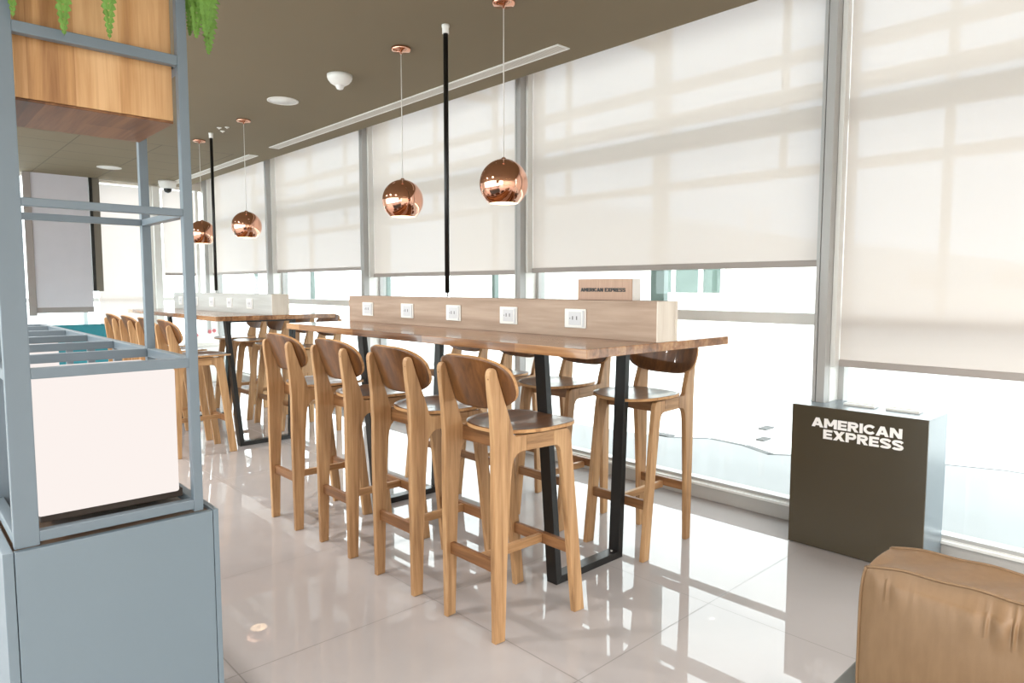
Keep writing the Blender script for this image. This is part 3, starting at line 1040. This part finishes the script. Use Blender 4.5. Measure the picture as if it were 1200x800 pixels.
t = thing('wooden_planter', 'square wooden planter of upright boards held high in the shelf frame', 'planter', (0.381, 1.89, 1.706))
mb = MB()
mb.box(-0.152, 0.153, -0.143, -0.125, 0.0, 0.42, 0.0015); mb.box(-0.152, 0.153, 0.125, 0.143, 0.0, 0.42, 0.0015)
mb.box(-0.152, -0.134, -0.125, 0.125, 0.0, 0.42, 0.0015); mb.box(0.135, 0.153, -0.125, 0.125, 0.0, 0.42, 0.0015)
mb.build('board_sides', M['crate'], t)
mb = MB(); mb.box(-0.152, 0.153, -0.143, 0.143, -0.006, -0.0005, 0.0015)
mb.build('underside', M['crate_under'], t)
mb = MB(); mb.box(-0.134, 0.135, -0.125, 0.125, 0.36, 0.385); mb.build('soil', M['soil'], t)

# fern
t = thing('fern', 'green fern spilling over the rim of the wooden planter', 'plant', (0.381, 1.89, 2.091))
def frond(pts, wmax, nleaf=44):
    """rachis through pts (local), toothed pinnae tapering to the tip"""
    mb = MB()
    P = [Vector(p) for p in pts]
    # resample with a Catmull-Rom
    def cr(u):
        n = len(P) - 1
        i = min(int(u * n), n - 1)
        s = u * n - i
        p0, p1, p2, p3 = P[max(i - 1, 0)], P[i], P[i + 1], P[min(i + 2, n)]
        return 0.5 * ((2 * p1) + (-p0 + p2) * s + (2 * p0 - 5 * p1 + 4 * p2 - p3) * s * s + (-p0 + 3 * p1 - 3 * p2 + p3) * s ** 3)
    C = [cr(k / nleaf) for k in range(nleaf + 1)]
    mb.tube(C, [0.0016 * (1 - 0.7 * k / nleaf) for k in range(nleaf + 1)], 5)
    for k in range(2, nleaf):
        d = (C[k + 1] - C[k - 1]).normalized()
        out = Vector((0, -1, 0.2)) if abs(d.z) > 0.6 else Vector((0, 0, 1))
        s = d.cross(out).normalized()
        nn = s.cross(d).normalized()
        q_ = k / nleaf
        w_ = wmax * (min(1.0, 0.45 + 1.6 * q_) if q_ < 0.35 else (1 - ((q_ - 0.35) / 0.65) ** 2.4) + 0.05)
        hb = (C[k + 1] - C[k]).length * 0.52
        for sg in (-1, 1):
            a = C[k]
            ax = (s * sg + d * 0.32 + nn * random.uniform(-0.25, 0.25)).normalized()
            side = ax.cross(nn).normalized()
            row = [a + ax * w_ * f_ for f_ in (0.0, 0.35, 0.7, 1.0)]
            wd = [hb * 0.8, hb * 1.15, hb * 0.8, hb * 0.05]
            Lv = [mb.b.verts.new(p + side * w2 + nn * 0.06 * w_ * (i_ % 2)) for i_, (p, w2) in enumerate(zip(row, wd))]
            Rv = [mb.b.verts.new(p - side * w2 + nn * 0.06 * w_ * (i_ % 2)) for i_, (p, w2) in enumerate(zip(row, wd))]
            for i_ in range(3):
                mb.b.faces.new((Lv[i_], Lv[i_ + 1], Rv[i_ + 1], Rv[i_]))
    return mb.build('frond', M['fern'], t)
def hang(x0, y0, x1, y1, zt, wmax, lift=0.10):
    """from the crown up, over the rim at (x1, y1) and down to height zt (world)"""
    ox, oy, oz = 0.381, 1.89, 2.091
    zt -= oz
    frond([(x0 - ox, y0 - oy, 0.0), ((x0 + x1) / 2 - ox, (y0 + y1) / 2 - oy, lift), (x1 - ox + (x1 - x0) * 0.05, y1 - oy + (y1 - y0) * 0.05, lift * 0.35),
           (x1 - ox + (x1 - x0) * 0.12, y1 - oy + (y1 - y0) * 0.03, (zt + lift * 0.35) * 0.5), (x1 - ox + (x1 - x0) * 0.10, y1 - oy, zt)], wmax)
hang(0.33, 1.85, 0.312, 1.688, 1.832, 0.036)
hang(0.39, 1.85, 0.393, 1.688, 1.845, 0.031)
hang(0.26, 1.86, 0.228, 1.688, 1.846, 0.028)
hang(0.45, 1.85, 0.585, 1.70, 1.905, 0.040)
hang(0.46, 1.90, 0.606, 1.75, 1.878, 0.038)
hang(0.44, 1.86, 0.57, 1.72, 1.90, 0.036)
hang(0.45, 1.95, 0.60, 1.86, 1.95, 0.026)
hang(0.40, 1.86, 0.47, 1.69, 1.96, 0.024)
hang(0.30, 1.92, 0.17, 1.86, 1.95, 0.026)
hang(0.36, 1.93, 0.33, 2.08, 1.93, 0.026)
hang(0.42, 1.93, 0.45, 2.08, 1.95, 0.026)
for k in range(7):
    a = k * 0.9
    ox = 0.10 * math.cos(a); oy = 0.09 * math.sin(a)
    frond([(ox * 0.2, oy * 0.2, 0), (ox * 0.6, oy * 0.6, 0.12), (ox * 1.2, oy * 1.2, 0.19), (ox * 1.7, oy * 1.6, 0.17)], 0.024)

# ------------------------------------------------------------------ armchair and its loose back cushion
t = thing('armchair', 'grey-armed lounge chair under the tan cushion, mostly out of frame', 'armchair', (1.3, 0.24, 0))
for y in (-0.40, 0.295):
    mb = MB(); mb.box(-0.36, 0.42, y, y + 0.05, 0.384, 0.414, 0.004); ar = mb.build('arm', M['armgrey'], t)
    for x in (-0.32, 0.36):
        mb = MB(); mb.box(x, x + 0.045, y + 0.003, y + 0.047, 0.0, 0.384, 0.003); mb.build('leg', M['armgrey'], t)
mb = MB(); mb.box(-0.34, 0.46, -0.35, 0.295, 0.20, 0.25, 0.004); mb.build('seat_frame', M['armgrey'], t)
mb = MB(); mb.box(-0.36, 0.41, -0.345, 0.290, 0.25, 0.365, 0.03, seg=4); mb.build('seat', M['tan'], t)
mb = MB(); mb.box(0.445, 0.475, -0.34, 0.29, 0.20, 0.60, 0.005); mb.build('back_frame', M['armgrey'], t)

def cushion():
    t = thing('cushion', 'tan stitched back cushion with gathered seam, resting on the lounge chair', 'cushion', (1.62, 0.22, 0.375))
    W, D, Hh = 0.60, 0.155, 0.335          # along y, thickness x, height
    b = bmesh.new()
    N = 44
    def put(u, v, w_):
        # u: thickness -1..1, v: along y -1..1, w: height -1..1
        e = 0.5
        x = D / 2 * u
        y = W / 2 * v
        z = Hh / 2 * w_ + Hh / 2
        edge_v = 1 - abs(v) ** 5
        edge_w = 1 - abs(w_) ** 5
        if abs(u) > 0.999:                      # big faces bulge and gather at the seams
            bul = (1 - v * v) ** 0.55 * (1 - w_ * w_) ** 0.45
            x += math.copysign(0.038 * bul, u)
            dz_ = max(0.0, 1 - (1 - w_) / 0.55)
            ph = 40 * v + 2.6 * math.sin(5 * v + 0.6)
            amp = 0.045 * dz_ ** 1.8 * (1 - dz_) ** 0.6 * (0.55 + 0.45 * math.sin(7 * v + 1.0))
            fold = 1 - 2 * abs(math.sin(ph / 2)) ** 0.7
            x += math.copysign(amp * fold * edge_v, u)
        if abs(w_) > 0.999:                     # top strip sags between peaked corners
            z += math.copysign(-0.014 * (1 - abs(v) ** 6) + 0.006 * (1 - u * u), w_) + 0.002 * math.sin(14 * v + 3 * u) * edge_v
        if abs(v) > 0.999:
            y += math.copysign(0.008 * (1 - u * u) * edge_w - 0.010 * edge_w, v)
        # pull everything near a top edge with the strip
        if abs(w_) <= 0.999 and w_ > 0.6:
            z += -0.014 * (1 - abs(v) ** 6) * ((w_ - 0.6) / 0.4) ** 2
        return Vector((x, y, z))
    def face(fix, s, n1, n2):
        vs = []
        for i in range(n1 + 1):
            row = []
            for j in range(n2 + 1):
                p, q = -1 + 2 * i / n1, -1 + 2 * j / n2
                c = [0, 0, 0]
                c[fix] = s
                oth = [k for k in range(3) if k != fix]
                c[oth[0]], c[oth[1]] = p, q
                row.append(b.verts.new(put(*c)))
            vs.append(row)
        for i in range(n1):
            for j in range(n2):
                f_ = b.faces.new((vs[i][j], vs[i + 1][j], vs[i + 1][j + 1], vs[i][j + 1]))
                f_.smooth = True
    for s in (-1, 1):
        face(0, s, 120, 60)
        face(1, s, 14, 60)
        face(2, s, 14, 120)
    bmesh.ops.remove_doubles(b, verts=b.verts[:], dist=0.0012)
    bmesh.ops.recalc_face_normals(b, faces=b.faces[:])
    me = bpy.data.meshes.new('cover')
    b.to_mesh(me); b.free()
    me.materials.append(M['tan'])
    o = bpy.data.objects.new('cover', me)
    COL.objects.link(o); o.parent = t
    bv = o.modifiers.new('soft', 'BEVEL'); bv.width = 0.008; bv.segments = 3; bv.limit_method = 'ANGLE'; bv.angle_limit = math.radians(50)
    # piped seam round both big faces
    for s in (-1, 1):
        mb = MB()
        loop = [put(s * 0.998, -1 + 2 * k / 60, 1) for k in range(61)]
        mb.tube([p + Vector((s * 0.001, 0, 0.0005)) for p in loop], 0.0032, 6)
        for e in (-1, 1):
            loop = [put(s * 0.998, e, 1 - 2 * k / 40) for k in range(41)]
            mb.tube([p + Vector((s * 0.001, e * 0.0005, 0)) for p in loop], 0.0032, 6)
        mb.build('piping', M['tan'], t)
    return t
cushion()

# ------------------------------------------------------------------ outside
mb = MB(); mb.box(3.84, 60, -40, 60, -0.35, -0.16)
struct('ground', mb, M['pave2'])
mb = MB()       # paler grey apron with a rounded edge, by the glass
edge = [(3.84, -10), (5.2, -10), (6.6, 0.3), (6.55, 1.2), (6.25, 2.0), (5.65, 2.75), (5.8, 3.08), (5.83, 3.44), (5.58, 3.75), (5.45, 4.6), (5.3, 7.0), (5.2, 14), (3.84, 14)]
mb.prism(edge, -0.16, -0.15, 'z')
struct('ground_apron', mb, M['pave'])
mb = MB()
pts = [(6.6, 0.3), (6.55, 1.2), (6.25, 2.0), (5.65, 2.75), (5.8, 3.08), (5.83, 3.44), (5.58, 3.75)]
for (a, b2), k in zip(zip(pts, pts[1:]), (0.012, 0.015, 0.03, 0.07, 0.05, 0.03)):
    d = (Vector(b2) - Vector(a)).normalized(); n_ = Vector((-d.y, d.x)) * k
    mb.prism([tuple(Vector(a)), tuple(Vector(b2)), tuple(Vector(b2) - n_), tuple(Vector(a) - n_)], -0.155, -0.147, 'z')
tag(mb.build('kerb', M['kerb']), 'thin dark kerb curving across the pavement outside the glass', 'kerb')
for (x, y, sx, sy, lab) in ((6.74, 3.31, 0.09, 0.045, 'small grey drain cover on the outside pavement, farther of the stacked pair'),
                            (6.22, 3.08, 0.075, 0.04, 'small grey drain cover on the outside pavement, nearer of the stacked pair'),
                            (5.67, 3.84, 0.05, 0.09, 'grey drain cover on the outside pavement, seen beside the stool leg')):
    t = thing('drain_cover', lab, 'drain', (x, y, -0.16), 0, 'drain covers outside')
    mb = MB(); mb.box(-sx, sx, -sy, sy, 0, 0.016, 0.002); mb.build('plate', M['drain'], t)
    mb = MB()
    for k in range(4):
        mb.box(-sx * 0.7, sx * 0.7, -sy * 0.75 + k * sy * 0.45, -sy * 0.75 + k * sy * 0.45 + sy * 0.12, 0.016, 0.018)
    mb.build('slots', M['alu_dark'], t)

t = thing('steel_lattice', 'pale steel lattice bracketed outside the glass, showing faintly behind the blinds', 'frame', (4.7, 3.3, 0))
for k in range(-2, 5):
    y = -0.04 + 2.03 * k
    wd = 0.13 if k == 0 else 0.045
    mb = MB(); mb.box(-0.03, 0.03, y - wd / 2, y + wd / 2, 1.075, 3.44, 0.003); mb.build('post', M['tealsteel'], t)
    mb = MB(); mb.box(-0.025, 0.025, y - 1.015 - 0.02, y - 1.015 + 0.02, 2.10, 3.44, 0.003); mb.build('upright', M['tealsteel'], t)
    mb = MB(); mb.box(-0.86, -0.03, y - 0.02, y + 0.02, 3.16, 3.24, 0.003); mb.build('bracket', M['tealsteel'], t)
for z0, z1 in ((1.075, 1.12), (2.09, 2.16), (2.60, 2.70), (2.86, 2.95), (3.4, 3.5)):
    mb = MB(); mb.box(0.03, 0.08, -4.2, 8.3, z0, z1, 0.003); mb.build('rail', M['tealsteel'], t)

t = thing('building', 'white building with sloping roofline and green-tinted windows across the yard', 'building', (14, 6, -0.16))
mb = MB()
mb.prism([(-14, 0), (12, 0), (12, 4.95), (3.1, 2.97), (-3.5, 1.9), (-14, 0.9)], 0, 6, 'x'); mb.build('wall', M['bwall'], t)
for a, b2, k in ((2.05, 2.48, 'bglass'), (2.62, 3.22, 'bglass'), (3.34, 3.66, 'bglass')):
    mb = MB(); mb.box(-0.03, 0.02, a, b2, 1.36, 1.98, 0.005); mb.build('window', M[k], t)
mb = MB()
for y in (1.98, 2.55, 3.28, 3.70):
    mb.box(-0.06, 0.02, y - 0.05, y + 0.05, 1.33, 2.02)
mb.box(-0.06, 0.02, 1.93, 3.75, 1.28, 1.34); mb.box(-0.06, 0.02, 1.93, 3.75, 1.99, 2.05)
mb.build('window_frame', M['white'], t)
for y in (-2.1, -3.4):
    mb = MB(); mb.box(-0.03, 0.02, y - 0.28, y + 0.28, 1.45, 1.78, 0.005); mb.build('window', M['bwin'], t)
    mb = MB(); mb.box(-0.05, 0.02, y - 0.34, y + 0.34, 1.40, 1.45); mb.build('sill', M['white'], t)
mb = MB()
for a in (-0.22, 0.14):
    mb.box(-0.3, -0.1, 1.1 + a, 1.1 + a + 0.1, 2.6, 3.15)
mb.box(-0.3, -0.1, 0.9, 1.3, 2.84, 2.93)
mb.build('roof_sign', M['letter_white'], t)

bpy.context.view_layer.update()
